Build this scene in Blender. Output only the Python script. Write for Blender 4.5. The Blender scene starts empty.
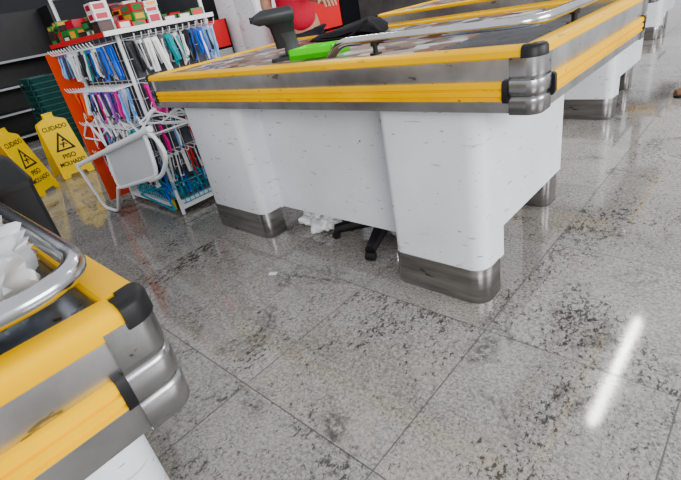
import bpy, bmesh, math, random
import numpy as np
from mathutils import Vector, Matrix, noise as mn
random.seed(7)
scn=bpy.context.scene
try: scn.view_settings.look='AgX - Medium High Contrast'
except Exception: pass
def link(o): scn.collection.objects.link(o); return o
# ---------------------------------------------------------------- materials
MATS={}
def mat(name,col,rough=.5,metal=0,noise=0,nscale=8,bump=0,bscale=60,spec=.5,spots=None,trans=0,emit=0,stretch=(1,1,1)):
    if name in MATS: return MATS[name]
    m=bpy.data.materials.new(name); m.use_nodes=True; nt=m.node_tree; b=nt.nodes["Principled BSDF"]
    b.inputs["Base Color"].default_value=(*col,1); b.inputs["Roughness"].default_value=rough
    b.inputs["Metallic"].default_value=metal; b.inputs["Specular IOR Level"].default_value=spec
    if trans: b.inputs["Transmission Weight"].default_value=trans
    if emit:
        b.inputs["Emission Color"].default_value=(*col,1); b.inputs["Emission Strength"].default_value=emit
    tc=nt.nodes.new("ShaderNodeTexCoord"); mp=nt.nodes.new("ShaderNodeMapping"); mp.inputs["Scale"].default_value=stretch
    nt.links.new(tc.outputs["Object"],mp.inputs["Vector"]); vec=mp.outputs[0]
    n=nt.nodes.new("ShaderNodeTexNoise"); n.inputs["Scale"].default_value=nscale; n.inputs["Detail"].default_value=6
    nt.links.new(vec,n.inputs["Vector"])
    r=nt.nodes.new("ShaderNodeValToRGB"); k=noise if noise else .04
    r.color_ramp.elements[0].position=.3; r.color_ramp.elements[1].position=.7
    r.color_ramp.elements[0].color=(*[c*(1-k) for c in col],1); r.color_ramp.elements[1].color=(*[min(1,c*(1+k*.4)) for c in col],1)
    nt.links.new(n.outputs["Fac"],r.inputs["Fac"]); out=r.outputs["Color"]
    for sp in (spots or []):
        n2=nt.nodes.new("ShaderNodeTexNoise"); n2.inputs["Scale"].default_value=sp[0]; n2.inputs["Detail"].default_value=3
        m2=nt.nodes.new("ShaderNodeMapping"); m2.inputs["Scale"].default_value=sp[3] if len(sp)>3 else (1,1,1)
        nt.links.new(tc.outputs["Object"],m2.inputs["Vector"]); nt.links.new(m2.outputs[0],n2.inputs["Vector"])
        r2=nt.nodes.new("ShaderNodeValToRGB"); r2.color_ramp.elements[0].position=sp[1]; r2.color_ramp.elements[1].position=sp[1]+.03
        nt.links.new(n2.outputs["Fac"],r2.inputs["Fac"])
        mx=nt.nodes.new("ShaderNodeMix"); mx.data_type='RGBA'
        nt.links.new(r2.outputs["Color"],mx.inputs["Factor"]); nt.links.new(out,mx.inputs["A"]); mx.inputs["B"].default_value=(*sp[2],1)
        out=mx.outputs["Result"]
    nt.links.new(out,b.inputs["Base Color"])
    if bump:
        n3=nt.nodes.new("ShaderNodeTexNoise"); n3.inputs["Scale"].default_value=bscale
        nt.links.new(tc.outputs["Object"],n3.inputs["Vector"])
        bp=nt.nodes.new("ShaderNodeBump"); bp.inputs["Strength"].default_value=bump; bp.inputs["Distance"].default_value=.01
        nt.links.new(n3.outputs["Fac"],bp.inputs["Height"]); nt.links.new(bp.outputs["Normal"],b.inputs["Normal"])
    MATS[name]=m; return m
WHITE=mat("white_paint",(.84,.865,.91),.3,noise=.10,nscale=3,spots=[(30,.71,(.3,.25,.2)),(9,.66,(.60,.58,.54),(1,1,6)),(60,.735,(.12,.1,.1)),(7,.70,(.35,.32,.3),(3,3,14))])
YEL=mat("yellow_plastic",(1.0,.56,.01),.4,noise=.12,nscale=5,spots=[(34,.72,(.35,.22,.03)),(12,.70,(.6,.36,.03),(1,1,6))])
STEEL=mat("brushed_steel",(.68,.68,.70),.33,1,noise=.25,nscale=9,spots=[(16,.68,(.3,.29,.28),(1,1,3))])
CORNER=mat("corner_steel",(.48,.48,.49),.26,1,noise=.4,nscale=10,spots=[(26,.66,(.2,.19,.19))])
TOE=mat("toe_steel",(.44,.43,.42),.3,1,noise=.3,nscale=5,stretch=(1,1,9),spots=[(12,.70,(.16,.15,.14),(1,1,5))])
BLK=mat("black_plastic",(.015,.015,.017),.45,noise=.3)
BLKF=mat("black_fabric",(.012,.012,.014),.8,noise=.4,bump=.5)
DARK=mat("dark_grey_plastic",(.05,.055,.06),.4,noise=.2)
LIME=mat("lime_plastic",(.13,.85,.03),.4)
WIRE=mat("white_wire",(.85,.87,.89),.35)
REDM=mat("red_plastic",(.7,.03,.03),.4)
TEAL=mat("teal_plastic",(.02,.36,.48),.4)
GREEN=mat("dark_green_plastic",(.01,.08,.07),.45,noise=.2)
SIGN=mat("sign_yellow",(.98,.68,.02),.45,noise=.08)
INK=mat("black_ink",(.02,.02,.02),.6)
BAGW=mat("white_plastic_film",(.85,.86,.88),.3,bump=.8,bscale=22)
BAGT=mat("translucent_bag",(.78,.81,.83),.22,bump=.9,bscale=18,noise=.2,trans=.3)
SKIN=mat("skin",(.50,.28,.19),.5)
def floor_mat():
    m=bpy.data.materials.new("granite_floor"); m.use_nodes=True; nt=m.node_tree; N=nt.nodes; L=nt.links; b=N["Principled BSDF"]
    g=N.new("ShaderNodeNewGeometry"); sep=N.new("ShaderNodeSeparateXYZ"); L.new(g.outputs["Position"],sep.inputs[0])
    def math_(op,a,bb=None,c=None):
        n=N.new("ShaderNodeMath"); n.operation=op
        for i,v in enumerate((a,bb,c)):
            if v is None: continue
            if isinstance(v,(int,float)): n.inputs[i].default_value=v
            else: L.new(v,n.inputs[i])
        return n.outputs[0]
    def noise(scale,detail,vec,rough=.5,dist=0):
        n=N.new("ShaderNodeTexNoise"); n.inputs["Scale"].default_value=scale; n.inputs["Detail"].default_value=detail
        n.inputs["Roughness"].default_value=rough; n.inputs["Distortion"].default_value=dist; L.new(vec,n.inputs["Vector"]); return n.outputs["Fac"]
    def ramp(v,a,bb):
        r=N.new("ShaderNodeMapRange"); L.new(v,r.inputs[0]); r.inputs[1].default_value=a; r.inputs[2].default_value=bb; return r.outputs[0]
    def mix(f,a,bb):
        x=N.new("ShaderNodeMix"); x.data_type='RGBA'
        if isinstance(f,(int,float)): x.inputs["Factor"].default_value=f
        else: L.new(f,x.inputs["Factor"])
        for k,v in (("A",a),("B",bb)):
            if isinstance(v,tuple): x.inputs[k].default_value=(*v,1)
            else: L.new(v,x.inputs[k])
        return x.outputs["Result"]
    TW=.56;TH=.647
    tx=math_('DIVIDE',math_('ADD',sep.outputs[0],.587),TW); ty=math_('DIVIDE',math_('SUBTRACT',sep.outputs[1],1.139),TH)
    fx=math_('FLOOR',tx); fy=math_('FLOOR',ty)
    cb=N.new("ShaderNodeCombineXYZ"); L.new(fx,cb.inputs[0]); L.new(fy,cb.inputs[1])
    wn=N.new("ShaderNodeTexWhiteNoise"); wn.noise_dimensions='2D'; L.new(cb.outputs[0],wn.inputs["Vector"])
    sc=N.new("ShaderNodeVectorMath"); sc.operation='SCALE'; L.new(wn.outputs["Color"],sc.inputs[0]); sc.inputs["Scale"].default_value=30
    ad=N.new("ShaderNodeVectorMath"); L.new(g.outputs["Position"],ad.inputs[0]); L.new(sc.outputs[0],ad.inputs[1])
    vec=ad.outputs[0]
    st=N.new("ShaderNodeMapping"); st.inputs["Scale"].default_value=(1,.6,1); st.inputs["Rotation"].default_value=(0,0,.9); L.new(vec,st.inputs["Vector"]); sv=st.outputs[0]
    base=mix(ramp(noise(90,7,vec,.85),.39,.61),(.17,.163,.15),(.54,.522,.485))
    base=mix(math_('MULTIPLY',ramp(noise(5,4,vec),.38,.68),.3),base,(.53,.512,.475))
    base=mix(math_('MULTIPLY',ramp(noise(1.6,4,vec),.50,.74),.25),base,(.43,.365,.29))
    fl=noise(62,5,sv,.78,.3); cl=noise(2.6,5,sv,.6)
    thr=math_('ADD',math_('MULTIPLY',math_('SUBTRACT',cl,.5),.65),fl)
    fk=ramp(thr,.60,.64)
    fl2=ramp(noise(120,3,vec,.7),.58,.64)
    col=mix(math_('MULTIPLY',fk,.85),base,(.04,.038,.036))
    col=mix(math_('MULTIPLY',fl2,.62),col,(.08,.075,.07))
    gp=g.outputs["Position"]
    sm=math_('MULTIPLY',ramp(noise(3.1,6,gp,.65,.6),.555,.66),ramp(noise(40,4,gp,.7),.40,.55))
    col=mix(math_('MULTIPLY',sm,.78),col,(.03,.029,.028))
    cmb=N.new("ShaderNodeCombineXYZ")
    for i in range(3): L.new(math_('MULTIPLY_ADD',wn.outputs["Value"],.14,.84),cmb.inputs[i])
    val=N.new("ShaderNodeMixRGB"); val.blend_type='MULTIPLY'; val.inputs[0].default_value=1
    L.new(col,val.inputs[1]); L.new(cmb.outputs[0],val.inputs[2])
    dx=math_('ABSOLUTE',math_('SUBTRACT',math_('FRACT',math_('ADD',tx,.5)),.5)); dy=math_('ABSOLUTE',math_('SUBTRACT',math_('FRACT',math_('ADD',ty,.5)),.5))
    gr=math_('MAXIMUM',math_('LESS_THAN',math_('MULTIPLY',dx,TW),.0021),math_('LESS_THAN',math_('MULTIPLY',dy,TH),.0021))
    col=mix(math_('MULTIPLY',gr,.75),val.outputs[0],(.06,.06,.058))
    L.new(col,b.inputs["Base Color"])
    rr=math_('MULTIPLY_ADD',noise(5,5,vec),.08,.03); L.new(math_('ADD',rr,math_('MULTIPLY',gr,.4)),b.inputs["Roughness"])
    b.inputs["Specular IOR Level"].default_value=.75
    return m
FLOORM=floor_mat()
# ---------------------------------------------------------------- mesh helpers
def finish(bm,name,m,parent=None,smooth=False,loc=None):
    bmesh.ops.recalc_face_normals(bm,faces=bm.faces[:])
    me=bpy.data.meshes.new(name); bm.to_mesh(me); bm.free()
    for mm in (m if isinstance(m,(list,tuple)) else [m]): me.materials.append(mm)
    if smooth:
        for p in me.polygons: p.use_smooth=True
        me.set_sharp_from_angle(angle=math.radians(40))
    o=link(bpy.data.objects.new(name,me))
    if parent is not None: o.parent=parent
    if loc is not None: o.location=loc
    return o
def thing(name,loc,label,cat,group=None,rz=0):
    e=link(bpy.data.objects.new(name,None)); e.location=loc; e.rotation_euler=(0,0,rz); e.empty_display_size=.1
    e["label"]=label; e["category"]=cat
    if group: e["group"]=group
    return e
def tag(o,label,cat,group=None):
    o["label"]=label; o["category"]=cat
    if group: o["group"]=group
    return o
def add_box(bm,lo,hi,bev=0):
    x0,y0,z0=lo;x1,y1,z1=hi
    r=bmesh.ops.create_cube(bm,size=1); vs=r["verts"]
    for v in vs: v.co=Vector(((x0+x1)/2+v.co.x*(x1-x0),(y0+y1)/2+v.co.y*(y1-y0),(z0+z1)/2+v.co.z*(z1-z0)))
    if bev:
        es=list({e for v in vs for e in v.link_edges})
        bmesh.ops.bevel(bm,geom=es,offset=bev,segments=2,affect='EDGES',profile=.5)
def box(name,lo,hi,m,parent=None,bev=0,loc=None,smooth=True):
    bm=bmesh.new(); add_box(bm,lo,hi,bev); return finish(bm,name,m,parent,smooth and bev>0,loc)
def round_poly(c,n=6):
    out=[];k=len(c)
    for i in range(k):
        p=Vector(c[i][:2]);r=c[i][2];a=Vector(c[i-1][:2]);b=Vector(c[(i+1)%k][:2])
        if r<=0: out.append((p.x,p.y)); continue
        u=(a-p).normalized();v=(b-p).normalized();ang=u.angle(v);d=r/math.tan(ang/2)
        cen=p+(u+v).normalized()*(r/math.sin(ang/2));s=p+u*d-cen;e=p+v*d-cen
        a0=math.atan2(s.y,s.x);a1=math.atan2(e.y,e.x);da=(a1-a0+math.pi)%(2*math.pi)-math.pi
        for j in range(n+1):
            t=a0+da*j/n; out.append((cen.x+r*math.cos(t),cen.y+r*math.sin(t)))
    return out
def prism(name,pts,z0,z1,m,parent=None,smooth=True,my=1,bev=0):
    bm=bmesh.new()
    lo=[bm.verts.new((x,y*my,z0)) for x,y in pts]; hi=[bm.verts.new((x,y*my,z1)) for x,y in pts]
    bm.faces.new(lo); bm.faces.new(hi)
    n=len(pts)
    for i in range(n): bm.faces.new((lo[i],lo[(i+1)%n],hi[(i+1)%n],hi[i]))
    if bev:
        es=[e for e in bm.edges if abs(e.verts[0].co.z-e.verts[1].co.z)<1e-6]
        bmesh.ops.bevel(bm,geom=es,offset=bev,segments=2,affect='EDGES',profile=.5)
    return finish(bm,name,m,parent,smooth)
def loft(name,secs,m,parent=None):
    bm=bmesh.new(); rr=[]
    for cx,cy,z,hx,hy,r in secs:
        rr.append([bm.verts.new((x+cx,y+cy,z)) for x,y in round_poly([(-hx,-hy,r),(hx,-hy,r),(hx,hy,r),(-hx,hy,r)],3)])
    n=len(rr[0]); bm.faces.new(rr[0]); bm.faces.new(rr[-1])
    for a,b in zip(rr,rr[1:]):
        for i in range(n): bm.faces.new((a[i],a[(i+1)%n],b[(i+1)%n],b[i]))
    return finish(bm,name,m,parent,True)
def sweep(name,path,prof,m,parent=None,my=1):
    bm=bmesh.new(); rings=[]
    for x,y,nx,ny in path:
        rings.append([bm.verts.new((x+nx*o,(y+ny*o)*my,z)) for o,z in prof])
    k=len(prof)
    for a,b in zip(rings,rings[1:]):
        for i in range(k): bm.faces.new((a[i],a[(i+1)%k],b[(i+1)%k],b[i]))
    bm.faces.new(rings[0]); bm.faces.new(rings[-1])
    return finish(bm,name,m,parent,True)
def add_tube(bm,pts,r,seg=8,closed=False,cap=True):
    P=[Vector(p) for p in pts]; n=len(P); rings=[]; prev=None
    for i in range(n):
        if closed: d=(P[(i+1)%n]-P[i-1])
        else: d=P[min(i+1,n-1)]-P[max(i-1,0)]
        d.normalize()
        if prev is None:
            up=Vector((0,0,1)) if abs(d.z)<.9 else Vector((1,0,0)); a=d.cross(up).normalized()
        else: a=(prev-d*prev.dot(d)).normalized()
        prev=a; b=d.cross(a)
        rr=r[i] if isinstance(r,(list,tuple)) else r
        rings.append([bm.verts.new(P[i]+(a*math.cos(t)+b*math.sin(t))*rr) for t in [2*math.pi*j/seg for j in range(seg)]])
    pr=list(zip(rings,rings[1:]))
    if closed: pr.append((rings[-1],rings[0]))
    for A,B in pr:
        for j in range(seg): bm.faces.new((A[j],A[(j+1)%seg],B[(j+1)%seg],B[j]))
    if cap and not closed: bm.faces.new(rings[0]); bm.faces.new(rings[-1])
def tube(name,pts,r,m,parent=None,seg=10,closed=False):
    bm=bmesh.new(); add_tube(bm,pts,r,seg,closed); return finish(bm,name,m,parent,True)
def round_path(P,r,n=6,closed=False):
    P=[Vector(p) for p in P]; out=[]
    k=len(P)
    for i in range(k):
        if not closed and i in (0,k-1): out.append(P[i]); continue
        a,p,b=P[i-1],P[i],P[(i+1)%k]; u=(a-p);v=(b-p); rr=min(r,u.length*.49,v.length*.49); u.normalize();v.normalize()
        s=p+u*rr;e=p+v*rr
        for j in range(n+1):
            t=j/n; out.append(s*(1-t)**2+p*2*t*(1-t)+e*t*t)
    return out
CHROME=mat("polished_tube",(.62,.63,.65),.18,1,noise=.15)
STEELTOP=mat("steel_top",(.42,.46,.52),.22,1,noise=.45,nscale=6,spots=[(30,.64,(.16,.12,.10)),(18,.66,(.6,.6,.62))])
def film_mat():
    m=bpy.data.materials.new("printed_film"); m.use_nodes=True; nt=m.node_tree; b=nt.nodes["Principled BSDF"]
    tc=nt.nodes.new("ShaderNodeTexCoord"); v=nt.nodes.new("ShaderNodeTexVoronoi"); v.inputs["Scale"].default_value=15
    mp=nt.nodes.new("ShaderNodeMapping"); mp.inputs["Scale"].default_value=(1,1.2,1)
    nt.links.new(tc.outputs["Object"],mp.inputs["Vector"]); nt.links.new(mp.outputs[0],v.inputs["Vector"])
    sp=nt.nodes.new("ShaderNodeSeparateColor"); nt.links.new(v.outputs["Color"],sp.inputs[0])
    r=nt.nodes.new("ShaderNodeValToRGB"); cr=r.color_ramp; cr.interpolation='CONSTANT'
    cols=[(0,(.25,.16,.12)),(.25,(.08,.04,.03)),(.42,(.42,.38,.36)),(.58,(.10,.10,.12)),(.72,(.32,.13,.06)),(.86,(.6,.6,.62))]
    cr.elements[0].color=(*cols[0][1],1); cr.elements[1].position=cols[1][0]; cr.elements[1].color=(*cols[1][1],1)
    for p,c in cols[2:]:
        x=cr.elements.new(p); x.color=(*c,1)
    nt.links.new(sp.outputs[0],r.inputs["Fac"])
    nt.links.new(r.outputs["Color"],b.inputs["Base Color"]); b.inputs["Roughness"].default_value=.35; b.inputs["Specular IOR Level"].default_value=.2
    return m
FILM=film_mat()
# ---------------------------------------------------------------- checkout counter
def counter(loc,label,T=.915,my=1,tube_pts=None,film=True,bh=.17,bo=0,rf=.028):
    e=thing("checkout_counter",loc,label,"checkout counter")
    R=.034
    X0,X1,Y0,Y1=-1.085,1.064,-.525,.60
    zb=T-bh; q=bh/.17
    def straight(side,i0=0,i1=0):
        if side=='f': return [(X0+R+i0,Y0,0,-1),(X1-R-i1,Y0,0,-1)]
        if side=='r': return [(X1,Y0+R+i0,1,0),(X1,Y1-R-i1,1,0)]
        if side=='b': return [(X1-R-i0,Y1,0,1),(X0+R+i1,Y1,0,1)]
        return [(X0,Y1-R-i0,-1,0),(X0,Y0+R+i1,-1,0)]
    def arc(c,ex=0):
        cx,cy,a0={'fr':(X1-R,Y0+R,-90),'br':(X1-R,Y1-R,0),'bl':(X0+R,Y1-R,90),'fl':(X0+R,Y0+R,180)}[c]
        out=[]
        for j in range(13):
            a=math.radians(a0+90*j/12); out.append((cx+R*math.cos(a),cy+R*math.sin(a),math.cos(a),math.sin(a)))
        if ex:
            x,y,nx,ny=out[0]; out.insert(0,(x+ny*ex,y-nx*ex,nx,ny)); x,y,nx,ny=out[-1]; out.append((x-ny*ex,y+nx*ex,nx,ny))
        return out
    rail=[(-.050,T-.004),(-.046,T),(-.012,T+.001),(-.002,T-.003),(.004,T-.008),(.005,T-rf+.004),(.002,T-rf),(-.050,T-rf)]
    band=[(-.025,zb),(-.002,zb),(0,zb+.003),(0,T-.022),(-.025,T-.022)]
    bump=[(o,T-z-bo) for o,z in [(-.002,.085),(.006,.085),(.011,.088),(.012,.101),(.007,.103),(.007,.107),(.012,.109),(.012,.122),(.007,.124),(.007,.128),(.011,.130),(.010,.136),(-.002,.138)]]
    cor=[(o,zb+z*q) for o,z in [(-.02,-.003),(.003,-.003),(.006,.001),(.007,.034),(.005,.041),(.003,.043),(.003,.046),(.005,.048),(.008,.056),(.008,.080),(.006,.087),(.003,.089),(.003,.092),(.005,.095),(.006,.10)]]+[(.006,T-.024),(-.02,T-.024)]
    cap=[(-.030,T+.002),(-.006,T+.004),(.003,T+.001),(.008,T-.006),(.009,T-rf+.001),(-.030,T-rf+.001)]
    ends=[(o,T-z-bo) for o,z in [(.0,.082),(.009,.082),(.014,.088),(.015,.130),(.009,.140),(0,.140)]]
    for s in 'frbl':
        sweep("steel_band",straight(s),band,STEEL,e,my)
        sweep("yellow_edge_rail",straight(s,.008,.008),rail,YEL,e,my)
        sweep("yellow_bumper",straight(s,.055,.055),bump,YEL,e,my)
        (xa,ya,nx,ny),(xb,yb,_,_)=straight(s,.042,.042)
        d=Vector((xb-xa,yb-ya)).normalized()
        sweep("bumper_end_cap",[(xa,ya,nx,ny),(xa+d.x*.015,ya+d.y*.015,nx,ny)],ends,BLK,e,my)
        sweep("bumper_end_cap",[(xb-d.x*.015,yb-d.y*.015,nx,ny),(xb,yb,nx,ny)],ends,BLK,e,my)
    for c in ('fr','br','bl','fl'):
        sweep("steel_corner",arc(c,.041),cor,CORNER,e,my)
        sweep("corner_cap",arc(c,.009),cap,BLK,e,my)
    i=.045
    pts=round_poly([(X0+i,Y0+i,.01),(X1-i,Y0+i,.01),(X1-i,Y1-i,.01),(X0+i,Y1-i,.01)])
    prism("table_top",pts,T-.05,T-.012,STEELTOP,e,True,my)
    if film:
        pts=round_poly([(X0+.055,Y0+.055,.03),(.70,Y0+.055,.03),(.70,Y1-.055,.03),(X0+.055,Y1-.055,.03)])
        prism("printed_top_film",pts,T-.0119,T-.0105,FILM,e,True,my)
    zt=zb+.02
    def L(x,y): return (x+1.515,y-1.725)
    def rp(c): return round_poly([(*L(x,y),r) for x,y,r in c],8)
    rc=[(-1.04,1.256,.035),(-.645,1.256,.06),(-.645,1.42,0),(-1.04,1.42,0)]
    lc=[(-2.43,1.256,.06),(-1.915,1.256,.05),(-1.915,1.42,0),(-2.43,1.42,0)]
    def grow(c,g):
        mx=sum(p[0] for p in c)/4; my_=sum(p[1] for p in c)/4
        return [(p[0]+(g if p[0]>mx else -g),p[1]+(g if p[1]>my_ else -g),p[2]+(g if p[2] else 0)) for p in c]
    for c in (rc,lc):
        prism("front_column",rp(c),.14,zt,WHITE,e,True,my)
        prism("steel_toe_kick",rp(grow([(x,min(y,1.375),r) for x,y,r in c],.004)),0,.148,TOE,e,True,my,.002)
    def b(name,lo,hi,m,bev=.003):
        (x0,y0),(x1,y1)=L(lo[0],lo[1]),L(hi[0],hi[1]); ys=sorted((y0*my,y1*my))
        return box(name,(x0,ys[0],lo[2]),(x1,ys[1],hi[2]),m,e,bev)
    b("front_panel",(-1.925,1.395,.145),(-1.03,1.415,zt),WHITE,0)
    b("side_panel",(-.675,1.33,.265),(-.6453,2.0,zt),WHITE,0)
    b("side_panel",(-2.4297,1.33,.265),(-2.395,2.0,zt),WHITE,0)
    b("back_panel",(-2.40,1.97,.265),(-1.9,2.0,zt),WHITE)
    b("cross_beam",(-2.40,1.93,zb-.05),(-.67,1.97,zt),STEEL)
    for x in (-.87,-2.33):
        c=[(x,2.12,.035),(x+.13,2.12,.035),(x+.13,2.26,.035),(x,2.26,.035)]
        prism("rear_leg",rp(c),.2,zt,WHITE,e,True,my)
        prism("rear_leg_foot",rp(grow(c,.004)),0,.21,TOE,e,True,my,.002)
    if tube_pts:
        bm=bmesh.new(); add_tube(bm,[(p[0]-loc[0],p[1]-loc[1],p[2]) for p in tube_pts[0]],.0165,14)
        finish(bm,"guard_rail",CHROME,e,True)
        for (x,y,z) in tube_pts[1]:
            bm=bmesh.new(); x-=loc[0];y-=loc[1]
            add_tube(bm,[(x,y,T-.012),(x,y,z)],.009,10)
            add_tube(bm,[(x,y,T-.012),(x,y,T-.004)],.022,14)
            add_tube(bm,[(x,y,z-.022),(x,y,z-.010)],.016,12)
            finish(bm,"rail_post",BLK,e,True)
    return e
zt_=.955
tp=round_path([(-1.33,1.38,.905),(-1.25,1.36,zt_),(-.51,1.33,zt_),(-.50,2.15,zt_),(-.50,2.22,.905)],.11,10)
counter((-1.515,1.725,0),"white checkout counter with yellow bumpers and steel tube rail",tube_pts=(tp,[(-1.08,1.352,zt_),(-.505,1.62,zt_)]))
counter((-1.715,4.075,0),"white checkout counter behind the nearer one, steel leg feet")
counter((-2.05,7.3,0),"distant white checkout counter with steel feet")
nx,ny=-.598,.168; nT=.79
tz=.84
tpn=round_path([(-1.9,.122,tz-.06),(-1.85,.122,tz),(-.632,.127,tz),(-.632,-.7,tz),(-.632,-.75,tz-.06)],.1,10)
counter((nx-1.064,ny-.525,0),"low checkout counter end with yellow bumpers, curved steel rail",T=nT,my=-1,tube_pts=(tpn,[(-1.3,.122,tz),(-.632,-.35,tz)]),film=False,bh=.208,bo=.009,rf=.036)

# ---------------------------------------------------------------- floor, walls
f=box("floor",(-14,-5,-.05),(9,26,0),FLOORM); f["kind"]="structure"
w=box("wall_left",(-10.2,-5,0),(-10,12,4),mat("dark_wall",(.02,.022,.03),.6)); w["kind"]="structure"
w=box("wall_back_unseen",(-10,12,0),(-2.2,12.2,4),mat("grey_wall",(.20,.18,.17),.7,noise=.4,nscale=1.5)); w["kind"]="structure"  # unseen back wall, added to darken what the table tops reflect

# ---------------------------------------------------------------- things on the counter
s=thing("barcode_scanner",(-1.66,1.45,.9045),"dark grey barcode scanner on a stand upon the counter","barcode scanner",rz=-.75)
s.scale=(1.25,1.25,.98)
loft("stand_base",[(0,0,0,.05,.06,.02),(0,0,.014,.05,.06,.02),(0,.01,.022,.035,.04,.012)],DARK,s)
loft("stand_neck",[(0,.02,.018,.03,.028,.008),(0,.02,.07,.026,.024,.008),(0,.012,.11,.03,.03,.008)],DARK,s)
loft("scanner_grip",[(0,.0,.05,.024,.034,.008),(0,.0,.10,.026,.038,.01),(0,0,.14,.028,.044,.01),(0,-.012,.165,.034,.056,.012)],BLK,s)
loft("scanner_head",[(0,-.015,.155,.032,.062,.006),(0,-.024,.170,.042,.074,.006),(0,-.02,.198,.042,.070,.006),(0,-.01,.214,.032,.052,.006)],DARK,s)
box("scan_window",(-.032,-.104,.170),(.032,-.092,.196),BLK,s,.003)
t=thing("coin_tray",(-1.47,1.46,.9045),"bright lime green plastic tray on the counter","tray",rz=.2)
bm=bmesh.new()
for lo,hi in (((-.11,-.07,0),(.11,.07,.018)),((-.11,-.07,0),(-.104,.07,.042)),((.104,-.07,0),(.11,.07,.042)),((-.11,-.07,0),(.11,-.064,.042)),((-.11,.064,0),(.11,.07,.042))): add_box(bm,lo,hi)
finish(bm,"tray_body",LIME,t); box("tray_divider",(-.003,-.064,.016),(.003,.064,.036),LIME,t)
def blob(name,lo,hi,m,parent=None,amp=.015,seed=1,ico=4,power=.6,freq=14):
    bm=bmesh.new(); bmesh.ops.create_icosphere(bm,subdivisions=ico,radius=1)
    c=[(a+b)/2 for a,b in zip(lo,hi)]; h=[(b-a)/2 for a,b in zip(lo,hi)]
    for v in bm.verts:
        d=v.co.copy(); q=[math.copysign(abs(k)**power,k) for k in d]
        p=Vector((c[0]+q[0]*h[0],c[1]+q[1]*h[1],c[2]+q[2]*h[2]))
        nn=mn.noise(p*freq+Vector((seed,seed,0)))+.6*mn.noise(p*freq*2.4+Vector((0,seed,0)))
        p+=d*nn*amp; p.z=max(p.z,lo[2]); v.co=p
    return finish(bm,name,m,parent,True)
sb=thing("shoulder_bag",(-1.86,2.10,.9045),"soft black fabric bag lying on the counter top","bag")
bm=bmesh.new(); rr=[]
for x,h,d in ((-.27,.006,.05),(-.22,.025,.09),(-.12,.04,.11),(0,.055,.11),(.12,.075,.11),(.18,.085,.10),(.23,.055,.08),(.25,.012,.05)):
    rr.append([bm.verts.new((x+.01*math.sin(a*3),d*math.cos(a)*(1 if math.sin(a)<0 else .85),max(0,h*.5+h*.5*math.sin(a)*1.0+.004*math.sin(5*a+x*30)))) for a in [2*math.pi*j/20 for j in range(20)]])
for a,b_ in zip(rr,rr[1:]):
    for j in range(20): bm.faces.new((a[j],a[(j+1)%20],b_[(j+1)%20],b_[j]))
bm.faces.new(rr[0]); bm.faces.new(rr[-1]); finish(bm,"bag_body",BLKF,sb,True)
tube("bag_strap",round_path([(-.2,-.09,.01),(-.05,-.13,.006),(.12,-.13,.006),(.2,-.06,.075)],.04,5),.007,BLKF,sb,6)
g=blob("plastic_bag",(-1.88,1.43,0),(-1.62,1.58,.075),BAGW,None,.045,5,5,.8,16); tag(g,"crumpled white plastic bag on the floor under the counter","plastic bag")
g=blob("plastic_bag",(-1.15,-.28,nT-.012),(-.662,.085,nT+.11),BAGT,None,.07,9,5,.65,15); tag(g,"large crumpled translucent white plastic bag on the counter","plastic bag")
g=box("paper_scrap",(-.02,-.012,0),(.02,.012,.002),WIRE,loc=(-1.62,1.02,.001)); g.rotation_euler=(0,0,.6); tag(g,"small white paper scrap lying on the floor","litter")
def star_base(st,arm=.3,h=.42,rot=0):
    for k in range(5):
        a=math.radians(54+72*k+rot); c,s_=math.cos(a),math.sin(a)
        bm=bmesh.new(); add_tube(bm,[(0,0,.085),(c*.12,s_*.12,.075),(c*arm,s_*arm,.05)],[.042,.036,.026],8); finish(bm,"base_arm",BLK,st,True)
        bm=bmesh.new(); add_tube(bm,[(c*arm-s_*.022,s_*arm+c*.022,.022),(c*arm+s_*.022,s_*arm-c*.022,.022)],.022,14); finish(bm,"caster",BLK,st,True)
    tube("gas_column",[(0,0,.08),(0,0,h)],.022,BLK,st)
st=thing("swivel_stool",(-1.34,1.60,0),"black swivel stool with star base under the counter","stool")
star_base(st,.28,.42,18)
prism("seat",[(.16*math.cos(a*math.pi/12),.16*math.sin(a*math.pi/12)) for a in range(24)],.42,.48,BLKF,st,bev=.02)
c=thing("waste_bin",(-1.99,.262,0),"slim black waste bin standing beside the near counter","waste bin")
bm=bmesh.new(); rr=[]
for z,g_ in ((0,-.025),(.74,0)):
    rr.append([bm.verts.new((x,y,z)) for x,y in round_poly([(-.21-g_,-.06,.02),(.21+g_,-.06,.02),(.21+g_,.06,.02),(-.21-g_,.06,.02)],4)])
n=len(rr[0]); bm.faces.new(rr[0]); bm.faces.new(rr[1])
for i in range(n): bm.faces.new((rr[0][i],rr[0][(i+1)%n],rr[1][(i+1)%n],rr[1][i]))
finish(bm,"bin_body",BLK,c,True)
loft("bin_lid",[(0,0,.74,.22,.062,.02),(0,0,.76,.22,.062,.02),(-.02,0,.83,.17,.045,.02),(-.03,0,.845,.14,.03,.02)],BLK,c)

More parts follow.
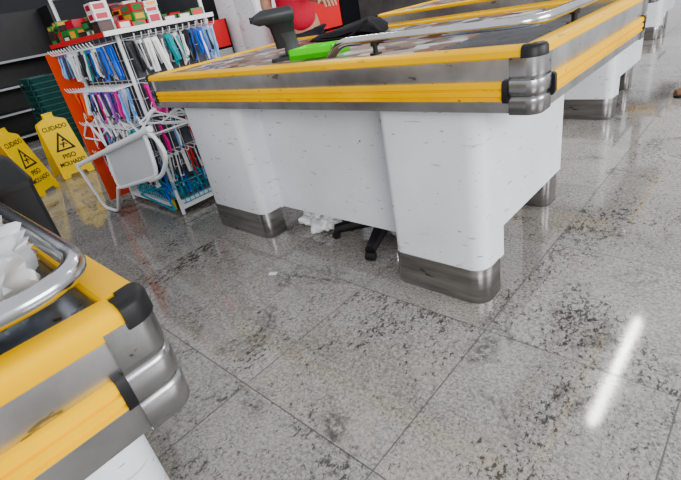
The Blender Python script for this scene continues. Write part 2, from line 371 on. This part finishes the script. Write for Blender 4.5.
# ---------------------------------------------------------------- wet floor signs
def text_mesh(name,txt,size,m,parent,M,sx=1):
    cu=bpy.data.curves.new(name,'FONT'); cu.body=txt; cu.size=size; cu.align_x='CENTER'; cu.align_y='CENTER'; cu.extrude=.0006; cu.offset=.0012
    o=bpy.data.objects.new("tmp",cu); scn.collection.objects.link(o)
    dg=bpy.context.evaluated_depsgraph_get(); me=bpy.data.meshes.new_from_object(o.evaluated_get(dg)); bpy.data.objects.remove(o)
    me.transform(M@Matrix.Diagonal((sx,1,1,1))); me.materials.clear(); me.materials.append(m)
    r=link(bpy.data.objects.new(name,me)); r.parent=parent; return r
def wet_sign(loc,rz,label):
    e=thing("wet_floor_sign",loc,label,"wet floor sign",rz=rz)
    for sgn in (1,-1):
        th=math.radians(14)*sgn
        M=Matrix.Translation((sgn*.165,0,0))@Matrix.Rotation(-th,4,'Y')
        c=round_poly([(-.155,.0,.015),(-.09,.0,.01),(-.075,.035,.01),(.075,.035,.01),(.09,.0,.01),(.155,.0,.015),(.135,.56,.03),(.045,.60,.01),(.045,.635,.01),(-.045,.635,.01),(-.045,.60,.01),(-.135,.56,.03)],4)
        bm=bmesh.new()
        a=[bm.verts.new(M@Vector((-.006,u,w))) for u,w in c]; b_=[bm.verts.new(M@Vector((.006,u,w))) for u,w in c]
        bm.faces.new(a); bm.faces.new(b_)
        for i in range(len(c)): bm.faces.new((a[i],a[(i+1)%len(c)],b_[(i+1)%len(c)],b_[i]))
        bd=finish(bm,"sign_board",SIGN,e)
        if sgn==1:
            B=M@Matrix(((0,0,1,.0062),(1,0,0,0),(0,1,0,0),(0,0,0,1)))
            text_mesh("sign_text","CUIDADO",.058,INK,bd,B@Matrix.Translation((0,.50,0)),.85)
            text_mesh("sign_text","PISO",.062,INK,bd,B@Matrix.Translation((0,.21,0)))
            text_mesh("sign_text","MOLHADO",.058,INK,bd,B@Matrix.Translation((0,.14,0)),.85)
            bm=bmesh.new()
            o=[(-.095,.27),(.095,.27),(0,.455)]; i_=[(-.066,.286),(.066,.286),(0,.418)]
            vo=[bm.verts.new(B@Vector((x,y,.0008))) for x,y in o]; vi=[bm.verts.new(B@Vector((x,y,.0008))) for x,y in i_]
            for k in range(3): bm.faces.new((vo[k],vo[(k+1)%3],vi[(k+1)%3],vi[k]))
            def q(pts): bm.faces.new([bm.verts.new(B@Vector((x,y,.0009))) for x,y in pts])
            q([(-.02,.30),(-.008,.295),(.017,.345),(.002,.354)]); q([(.002,.354),(.017,.345),(.037,.325),(.028,.316)]); q([(-.005,.337),(-.03,.345),(-.033,.336),(-.008,.324)])
            q([(.012+.012*math.cos(k*math.pi/4),.368+.012*math.sin(k*math.pi/4)) for k in range(8)])
            finish(bm,"warning_symbol",INK,bd)
    tube("hinge",[(.006,-.05,.622),(.006,.05,.622)],.009,SIGN,e)
    return e
wet_sign((-5.26,1.33,0),0,"yellow folding wet floor sign reading CUIDADO beside the rack")
wet_sign((-4.98,.86,0),.75,"second yellow wet floor sign, turned and partly hidden")

# ---------------------------------------------------------------- green basket stack
def basket(loc):
    e=thing("shopping_basket",loc,"dark green plastic shopping basket in a stack","shopping basket","stacked green shopping baskets")
    bm=bmesh.new()
    def ring(w,d,z): return [bm.verts.new((x,y,z)) for x,y in round_poly([(-w,-d,.04),(w,-d,.04),(w,d,.04),(-w,d,.04)],3)]
    A=ring(.18,.12,0);B=ring(.22,.155,.2);C=ring(.235,.17,.2);D=ring(.235,.17,.185);n=len(A)
    for P,Q in ((A,B),(B,C),(C,D)):
        for i in range(n): bm.faces.new((P[i],P[(i+1)%n],Q[(i+1)%n],Q[i]))
    bm.faces.new(A); finish(bm,"basket_body",GREEN,e)
    tube("basket_handle",round_path([(-.2,-.165,.19),(-.2,-.175,.12),(.2,-.175,.12),(.2,-.165,.19)],.03,3),.006,GREEN,e,6)
for k in range(12): basket((-6.75,1.80,.001+k*.066))
gd=thing("display_shelf",(-8.6,1.6,0),"dark display shelving unit with pale shelf edges","shelf")
box("back_board",(-.32,-1.6,0),(-.28,1.2,1.8),BLK,gd)
for z in (.1,.45,.8,1.15):
    box("shelf_board",(-.28,-1.6,z),(.2,1.2,z+.02),DARK,gd); box("price_strip",(.2,-1.6,z-.01),(.21,1.2,z+.02),mat("shelf_edge",(.35,.36,.38),.5),gd)
box("end_board",(-.28,1.2,0),(.2,1.23,1.8),BLK,gd)

# ---------------------------------------------------------------- hanging goods rack
RX0,RX1,RY0,RY1=-3.62,-2.84,1.24,1.84
rk=thing("display_rack",((RX0+RX1)/2,(RY0+RY1)/2,0),"white wire rack of hanging goods beside the counter","display rack")
ox,oy=(RX0+RX1)/2,(RY0+RY1)/2; hx,hy=(RX1-RX0)/2,(RY1-RY0)/2
for x in (-hx,hx):
    for y in (-hy,hy): tube("post",[(x,y,0),(x,y,1.7)],.013,WIRE,rk)
box("red_side_strip",(-hx-.05,-hy-.16,.05),(-hx-.035,-hy+.02,1.12),mat("orange_red",(.85,.1,.02),.4),rk)
bm=bmesh.new(); add_box(bm,(-hx,-hy,.03),(hx,hy,.06)); add_box(bm,(-hx,-hy,.06),(-hx+.01,hy,.10)); add_box(bm,(hx-.01,-hy,.06),(hx,hy,.10)); finish(bm,"base_tray",WIRE,rk)
box("foot_guard",(hx-.09,-hy-.012,.03),(hx-.045,-hy,.10),SIGN,rk); box("foot_guard",(hx-.045,-hy-.012,.03),(hx,-hy,.10),BLK,rk)
for ax in (0,1):
    bm=bmesh.new()
    for k in range(9):
        z=.2+k*.115
        add_tube(bm,[(-hx,-hy+.03,z),(hx,-hy+.03,z)] if ax==0 else [(hx-.03,-hy,z),(hx-.03,hy,z)],.003,5)
    for k in range(8):
        u=-1+2*(k+.5)/8
        add_tube(bm,[(u*hx,-hy+.03,.2),(u*hx,-hy+.03,1.15)] if ax==0 else [(hx-.03,u*hy,.2),(hx-.03,u*hy,1.15)],.003,5)
    finish(bm,"wire_grid",WIRE,rk)
box("inner_board",(-hx+.01,-hy+.08,.14),(hx-.08,hy-.02,1.12),mat("rack_board",(.15,.16,.18),.6,noise=.6,nscale=14),rk)
box("top_shelf",(-hx-.03,-hy-.1,1.15),(hx+.1,hy,1.165),WIRE,rk)
box("upper_shelf",(-hx,-hy,1.42),(hx,hy,1.435),WIRE,rk)
box("price_strip",(-hx-.03,-hy-.112,1.145),(hx+.1,-hy-.1,1.17),REDM,rk)
box("price_strip",(hx+.1,-hy-.112,1.145),(hx+.112,hy,1.17),WIRE,rk)
bm=bmesh.new()
for z in (.07,.10,.14,.18,.22): add_tube(bm,round_path([(-.3,-hy+.02,z),(hx+.01,-hy+.02,z),(hx+.01,hy-.05,z),(-.3,hy-.05,z)],.03,3,True),.0035,5,True)
for k in range(20):
    x=-.29+k*.034; add_tube(bm,[(x,-hy+.02,.065),(x,-hy+.02,.22)],.003,5)
    if k<15: y=-hy+.04+k*.037; add_tube(bm,[(hx+.01,y,.065),(hx+.01,y,.22)],.003,5)
finish(bm,"lower_basket",TEAL,rk,True)
cols={"pink":(.95,.05,.40),"blue":(.03,.16,.70),"light_blue":(.25,.5,.85),"white":(.85,.86,.88),"red":(.75,.03,.03),"teal":(.02,.4,.45),"dark":(.03,.03,.04),"purple":(.35,.08,.5),"orange":(.9,.22,.03)}
CM={k:mat("pack_"+k,v,.3) for k,v in cols.items()}
CARD=mat("pack_card",(.75,.77,.8),.3)
def pack(loc,rz,col):
    e=thing("toothbrush_pack",loc,"thin %s hanging toothbrush pack on the wire rack"%col.replace("_"," "),"toothbrush pack","hanging packs on the wire rack",rz)
    e.rotation_euler=(random.uniform(-.1,.1),random.uniform(-.22,.22),rz)
    wd=random.uniform(.010,.020); hh=random.uniform(.15,.2)
    bm=bmesh.new(); add_box(bm,(-wd,-.001,-hh),(wd,.001,0)); finish(bm,"card",CARD if random.random()<.2 else CM[col],e)
    bm=bmesh.new(); add_tube(bm,[(0,-.008,-hh+.01),(.002,-.012,-.12),(-.002,-.008,-.07),(0,-.008,-.02)],[.006,.009,.004,.006],6); finish(bm,"toothbrush",CM[random.choice([col,col,"white","dark"])],e,True)
def hook(pts):
    tube("hook",round_path(pts,.02,3),.0035,WIRE,rk,5)
rows=[(1.10,["light_blue","white","dark","teal","white","blue"],1),(.86,["pink","pink","blue","pink","purple","light_blue"],1),(.63,["red","pink","light_blue","blue","white","teal"],.92),(.42,["orange","white","red","blue","teal","dark"],.75)]
for z,cl,dn in rows:
    n=15
    for k in range(n):
        x=-hx+.02+k*(2*hx-.04)/(n-1)
        hook([(x,-hy+.03,z+.012),(x,-hy-.10,z+.006),(x,-hy-.14,z+.0),(x,-hy-.155,z+.035)])
        if random.random()>dn and k>2: continue
        col=cl[(k*6//n)%len(cl)] if random.random()<.75 else random.choice(cl)
        if k<3 and z<1: col=random.choice(("red","orange"))
        for d in range(2): pack((ox+x,oy-hy-.05-.05*d,z),random.uniform(-.8,.8),col)
    n=13
    for k in range(n):
        y=-hy+.04+k*(2*hy-.06)/(n-1)
        if z<.8 and k>6: continue
        hook([(hx-.03,y,z+.012),(hx+.08,y,z+.006),(hx+.115,y,z),(hx+.13,y,z+.035)])
        if z<.8 and random.random()<.3: continue
        col=cl[(k*6//n+1)%len(cl)] if random.random()<.7 else random.choice(cl)
        for d in range(2 if z>.8 else 1): pack((ox+hx+.03+.05*d,oy+y,z),math.pi/2+random.uniform(-.8,.8),col)
# sweets cartons
cc=[(.65,.02,.02),(.55,.02,.02),(.04,.28,.06),(.75,.73,.70),(.10,.03,.03),(.04,.2,.05),(.85,.4,.05),(.5,.02,.05),(.78,.76,.74),(.03,.03,.03)]
for i in range(7):
    for j in range(7):
        x=-hx+.03+i*.122; y=-hy-.05+j*.1; z=1.166; kk=random.randrange(10)
        for lay in range(random.choice((1,2,3)) if j<2 else (3 if j<4 else 1)):
            k=kk if random.random()<.6 else random.randrange(10); h=random.choice((.03,.045,.06))
            e=thing("sweets_packet",(ox+x,oy+y,z),"small flat printed sweets carton on the rack shelf","sweets packet","sweets packets on the rack shelf",random.uniform(-.2,.2))
            box("packet",(-.052,-.040,0),(.052,.040,h),mat("sweet_%d"%k,cc[k],.3),e)
            k2=(k+random.choice((3,4,5)))%10; box("packet_label",(-.04,-.0410,h*.2),(.025,-.0401,h*.8),mat("sweet_%d"%k2,cc[k2],.3),e)
            box("packet_label",(.0521,-.03,h*.2),(.053,.03,h*.8),mat("sweet_%d"%k2,cc[k2],.3),e)
            z+=h+.0015
# folding frame leaning on the rack
fr=thing("folding_stand",(-3.1,1.1,0),"folded white tubular stand with pale board leaning on the rack","folding stand")
O=Vector((-3.1,1.1,0))
A,B,C,D=[Vector(p) for p in ((-3.15,1.035,.51),(-2.53,1.045,.64),(-2.48,1.01,.42),(-3.10,1.0,.27))]
bm=bmesh.new(); nrm=(B-A).cross(D-A).normalized()
a=[bm.verts.new(p-O+nrm*.004) for p in (A,B,C,D)]; b_=[bm.verts.new(p-O-nrm*.004) for p in (A,B,C,D)]
bm.faces.new(a);bm.faces.new(b_)
for i in range(4): bm.faces.new((a[i],a[(i+1)%4],b_[(i+1)%4],b_[i]))
finish(bm,"board",mat("board_grey",(.62,.65,.68),.4),fr)
cen=(A+B+C+D)/4
tube("tube_frame",[p-O for p in round_path([cen+(p-cen)*1.08 for p in (A,B,C,D)],.08,5,True)],.012,WIRE,fr,8,True)
tube("long_bar",[Vector((-3.80,1.0,.35))-O,Vector((-2.34,1.01,.69))-O],.017,WIRE,fr)
tube("side_loop",[p-O for p in round_path([(-2.75,1.01,.60),(-2.37,1.01,.69),(-2.24,1.01,.57),(-2.40,1.01,.42),(-2.6,1.01,.37)],.1,6)],.012,WIRE,fr)
tube("leg",[p-O for p in round_path([(-3.76,.99,.36),(-3.66,1.02,.013),(-3.44,1.03,.013),(-3.10,.99,.27)],.06,6)],.012,WIRE,fr)
def hanger(loc,rot,m,colname,grp="plastic clothes hangers at the rack base"):
    e=thing("clothes_hanger",loc,"%s plastic clothes hanger at the rack"%colname,"clothes hanger",grp); e.rotation_euler=rot
    tube("hanger_frame",round_path([(-.18,0,0),(.18,0,0),(0,0,.13)],.02,4,True),.007,m,e,6,True)
    tube("hanger_hook",[(0,0,.12),(0,0,.16),(.02,0,.185),(.035,0,.17),(.03,0,.15)],.003,WIRE,e,5)
for k in range(28):
    m=(TEAL,CM["blue"],CM["light_blue"],TEAL)[k%4]; cn=("teal","blue","light blue","teal")[k%4]
    hanger((-3.02+.04*(k%3),1.17+(k%16)*.036,.09+.04*(k%3)+(.07 if k>15 else 0)),(random.uniform(-.25,.25),random.uniform(-.35,.35),random.uniform(-.5,.5)),m,cn)
for k in range(9):
    hanger((-3.50+.08*k,1.10+.01*k,.54+.02*(k%3)),(random.uniform(-.15,.15),random.uniform(-.3,.3),random.uniform(-.35,.35)),WIRE,"white","white hangers hanging from the rack")
for k in range(8):
    hanger((-2.75,1.26+.06*k,.58+.04*(k%3)),(random.uniform(-.15,.15),random.uniform(-.3,.3),1.57+random.uniform(-.35,.35)),WIRE,"white","white hangers hanging from the rack")

# ---------------------------------------------------------------- background things
c=thing("storage_cabinet",(-4.3,3.5,0),"plain white metal cabinet behind the checkout","cabinet")
box("cabinet_body",(-.35,-.3,.05),(.32,.3,1.6),WHITE,c,.01); box("plinth",(-.33,-.28,0),(.3,.28,.05),DARK,c); box("cabinet_door",(-.34,-.315,.08),(-.01,-.3,1.57),WHITE,c,.003); box("cabinet_door",(.0,-.315,.08),(.31,-.3,1.57),WHITE,c,.003)
tube("door_handle",[(.04,-.315,1.0),(.04,-.34,1.0),(.04,-.34,1.15),(.04,-.315,1.15)],.006,STEEL,c)
c=thing("drink_cooler",(-5.4,3.5,0),"black upright drinks cooler beside the white cabinet","cooler")
box("cooler_body",(-.45,-.3,.05),(.45,.3,1.7),BLK,c,.01); box("plinth",(-.42,-.28,0),(.42,.28,.05),DARK,c); box("glass_door",(-.42,-.32,.1),(.42,-.3,1.65),DARK,c,.004); tube("door_handle",[(.36,-.32,.8),(.36,-.35,.82),(.36,-.35,1.2),(.36,-.32,1.22)],.008,STEEL,c)
def crate(loc,m,label,grp):
    c=thing("plastic_crate",loc,label,"crate",grp)
    bm=bmesh.new(); add_box(bm,(-.28,-.2,0),(.28,.2,.015))
    for lo,hi in (((-.28,-.2,0),(.28,-.185,.28)),((-.28,.185,0),(.28,.2,.28)),((-.28,-.2,0),(-.265,.2,.28)),((.265,-.2,0),(.28,.2,.28)),((-.29,-.21,.25),(.29,-.185,.28)),((-.29,-.21,.12),(.29,-.2,.14))): add_box(bm,lo,hi)
    finish(bm,"crate_body",m,c); box("crate_label",(-.1,-.2115,.16),(.1,-.2,.23),WIRE if m is REDM else REDM,c)
for k in range(4): crate((-3.55,3.45,.285*k),REDM,"red plastic crate on a stack behind the cashier","stacked red plastic crates")
GREY=mat("grey_plastic",(.4,.4,.42),.4)
for k in range(4): crate((-4.75,2.95,.285*k),GREY if k<3 else REDM,"red plastic crate topping a stack beside the white cabinet" if k==3 else "grey plastic crate in a stack beside the white cabinet","stacked grey plastic crates")
sh=thing("shoe",(-.44,4.28,0),"brown leather shoe on the floor in the aisle","shoe",rz=-2.6)
bm=bmesh.new(); add_tube(bm,[(-.11,0,.05),(-.07,0,.055),(0,0,.05),(.08,0,.036),(.14,0,.028),(.155,0,.022)],[.028,.036,.038,.04,.03,.01],12); finish(bm,"upper",mat("brown_leather",(.2,.1,.05),.5),sh,True)
prism("sole",round_poly([(-.14,-.036,.03),(.15,-.04,.035),(.15,.04,.035),(-.14,.036,.03)]),0,.018,BLK,sh)

# ---------------------------------------------------------------- person
pl=Vector((-2.8,2.62,0))
pe=thing("person",pl,"person in red shirt and dark trousers standing behind the counter","person")
def skin_obj(name,verts,edges,radii,m,sub=2):
    me=bpy.data.meshes.new(name); me.from_pydata(verts,edges,[]); o=link(bpy.data.objects.new(name,me)); o.parent=pe
    me.materials.append(m)
    md=o.modifiers.new("skin","SKIN"); md.use_smooth_shade=True
    for i,r in enumerate(radii):
        sv=me.skin_vertices[0].data[i]; sv.radius=(r,r) if not isinstance(r,tuple) else r
    me.skin_vertices[0].data[0].use_root=True
    s2=o.modifiers.new("sub","SUBSURF"); s2.levels=sub; s2.render_levels=sub
    return o
V=[(0,0,.95),(0,0,1.1),(0,0,1.28),(0,0,1.42),(0,0,1.50),(.01,-.01,1.58),(.01,-.01,1.66),
 (.13,.12,1.40),(.30,.02,1.20),(.33,-.19,1.17),(.55,-.31,1.13),(.68,-.39,1.11),
 (-.13,-.12,1.40),(-.16,-.15,1.13),(.02,-.22,1.05),
 (.06,.07,.88),(.07,.08,.5),(.07,.09,.10),(.13,.0,.04),(-.06,-.07,.88),(-.06,-.07,.5),(-.06,-.06,.10),(.02,-.13,.04)]
E=[(0,1),(1,2),(2,3),(3,4),(4,5),(5,6),(3,7),(7,8),(8,9),(9,10),(10,11),(3,12),(12,13),(13,14),(0,15),(15,16),(16,17),(17,18),(0,19),(19,20),(20,21),(21,22)]
Rd=[.13,.12,.13,.11,.055,.08,.085,.06,.047,.040,.032,.028,.06,.045,.03,.085,.06,.04,.035,.085,.06,.04,.035]
hb=Vector(V[11]); hd=Vector((.85,-.5,-.1)).normalized(); hs=Vector((.5,.85,0)).normalized()
E2=list(E);V2=list(V);R2=list(Rd)
V2.append(tuple(hb+hd*.055)); R2.append((.034,.016)); E2.append((11,len(V2)-1)); R2[11]=.026
skin_obj("body",V2,E2,R2,SKIN)
for k,l in enumerate((.06,.07,.075,.065)):
    b0=hb+hd*.06+hs*(-.03+.02*k)
    skin_obj("finger",[tuple(b0),tuple(b0+hd*l*.5+Vector((0,0,.004))),tuple(b0+hd*l*.8+Vector((0,0,-.012))),tuple(b0+hd*l+Vector((0,0,-.03)))],[(0,1),(1,2),(2,3)],[.009,.0085,.008,.007],SKIN,2)
b0=hb+hd*.02-hs*.028
skin_obj("thumb",[tuple(b0),tuple(b0-hs*.02+hd*.025),tuple(b0-hs*.03+hd*.055+Vector((0,0,-.01)))],[(0,1),(1,2)],[.011,.010,.008],SKIN,2)
RED=mat("red_shirt",(.62,.03,.06),.75,bump=.3)
skin_obj("shirt",[(0,0,.90),(0,0,1.1),(0,0,1.28),(0,0,1.42),(.14,.13,1.41),(.28,.03,1.24),(-.14,-.13,1.41),(-.165,-.15,1.20)],[(0,1),(1,2),(2,3),(3,4),(4,5),(3,6),(6,7)],[.165,.15,.15,.125,.08,.062,.08,.062],RED)
skin_obj("trousers",[(0,0,.95),(.06,.07,.86),(.07,.08,.5),(.07,.09,.12),(-.06,-.07,.86),(-.06,-.07,.5),(-.06,-.06,.12)],[(0,1),(1,2),(2,3),(0,4),(4,5),(5,6)],[.14,.1,.075,.06,.1,.075,.06],mat("dark_trousers",(.02,.025,.04),.8))
blob("hair",(-.10,-.10,1.56),(.09,.10,1.77),mat("black_hair",(.015,.01,.01),.6),pe,.008,2,3,.9)
for sg in (-1,1):
    p=Vector((.085,-.075,1.63))+Vector((.5,.85,0)).normalized()*.03*sg
    bm=bmesh.new(); bmesh.ops.create_icosphere(bm,subdivisions=2,radius=.012,matrix=Matrix.Translation(p)); finish(bm,"eye",INK,pe,True)
bm=bmesh.new(); add_tube(bm,[(.085,-.075,1.64),(.108,-.10,1.605),(.085,-.08,1.595)],[.006,.013,.006],8); finish(bm,"nose",SKIN,pe,True)
bm=bmesh.new(); add_tube(bm,[(.065,-.1,1.565),(.085,-.09,1.563),(.1,-.07,1.565)],[.003,.006,.003],6); finish(bm,"mouth",mat("lips",(.4,.12,.1),.5),pe,True)

# ---------------------------------------------------------------- lights
def lamp(loc,ln,rot=0):
    e=thing("tube_lamp",loc,"white fluorescent tube lamp hanging over the aisle","lamp","hanging fluorescent tube lamps",rot)
    box("lamp_housing",(-.08,-ln/2,.04),(.08,ln/2,.09),WIRE,e,.005)
    tube("lamp_tube",[(0,-ln/2,0),(0,ln/2,0)],.03,mat("lamp_glow",(1,.98,.95),.5,emit=45),e)
    tube("suspension_rod",[(0,-ln/3,.07),(0,-ln/3,.9)],.004,STEEL,e,6); tube("suspension_rod",[(0,ln/3,.07),(0,ln/3,.9)],.004,STEEL,e,6)
lamp((-.70,4.4,3.0),1.8); lamp((-4.2,4.4,3.0),1.8)
W=bpy.data.worlds.new("w"); scn.world=W; W.use_nodes=True
bg=W.node_tree.nodes["Background"]; bg.inputs[0].default_value=(.96,.97,1,1); bg.inputs[1].default_value=.82
def area(loc,target,size,energy,col=(1,1,1)):
    l=bpy.data.lights.new("area","AREA"); l.shape='RECTANGLE'; l.size=size[0]; l.size_y=size[1]; l.energy=energy; l.color=col
    o=link(bpy.data.objects.new("window_or_fill_light",l)); o.location=loc
    o.rotation_euler=(Vector(target)-Vector(loc)).to_track_quat('-Z','Y').to_euler(); return o
area((6,4,3),(-1.5,1.5,.4),(5,3),330,(.98,.98,1))
area((5,-3.5,2.8),(-1.5,1.5,.4),(3,2.5),260,(1,.99,.97))  # added fill from the camera side to brighten front faces, not a window

# ---------------------------------------------------------------- camera
Rm=np.array([[0.7344856112532219, 0.6553435317304143, -0.17622639496139433], [0.19969943680917754, -0.4569066883300821, -0.8668081754905942], [-0.6485761495769625, 0.6014658207897973, -0.4664631224669072]])
r,d,fw=Rm
cam=bpy.data.cameras.new("camera"); cam.sensor_fit='HORIZONTAL'; cam.sensor_width=36; cam.lens=448.9/681*36; cam.clip_start=.02
co=link(bpy.data.objects.new("camera",cam))
co.matrix_world=Matrix(((r[0],-d[0],-fw[0],0),(r[1],-d[1],-fw[1],0),(r[2],-d[2],-fw[2],1.1),(0,0,0,1)))
scn.camera=co
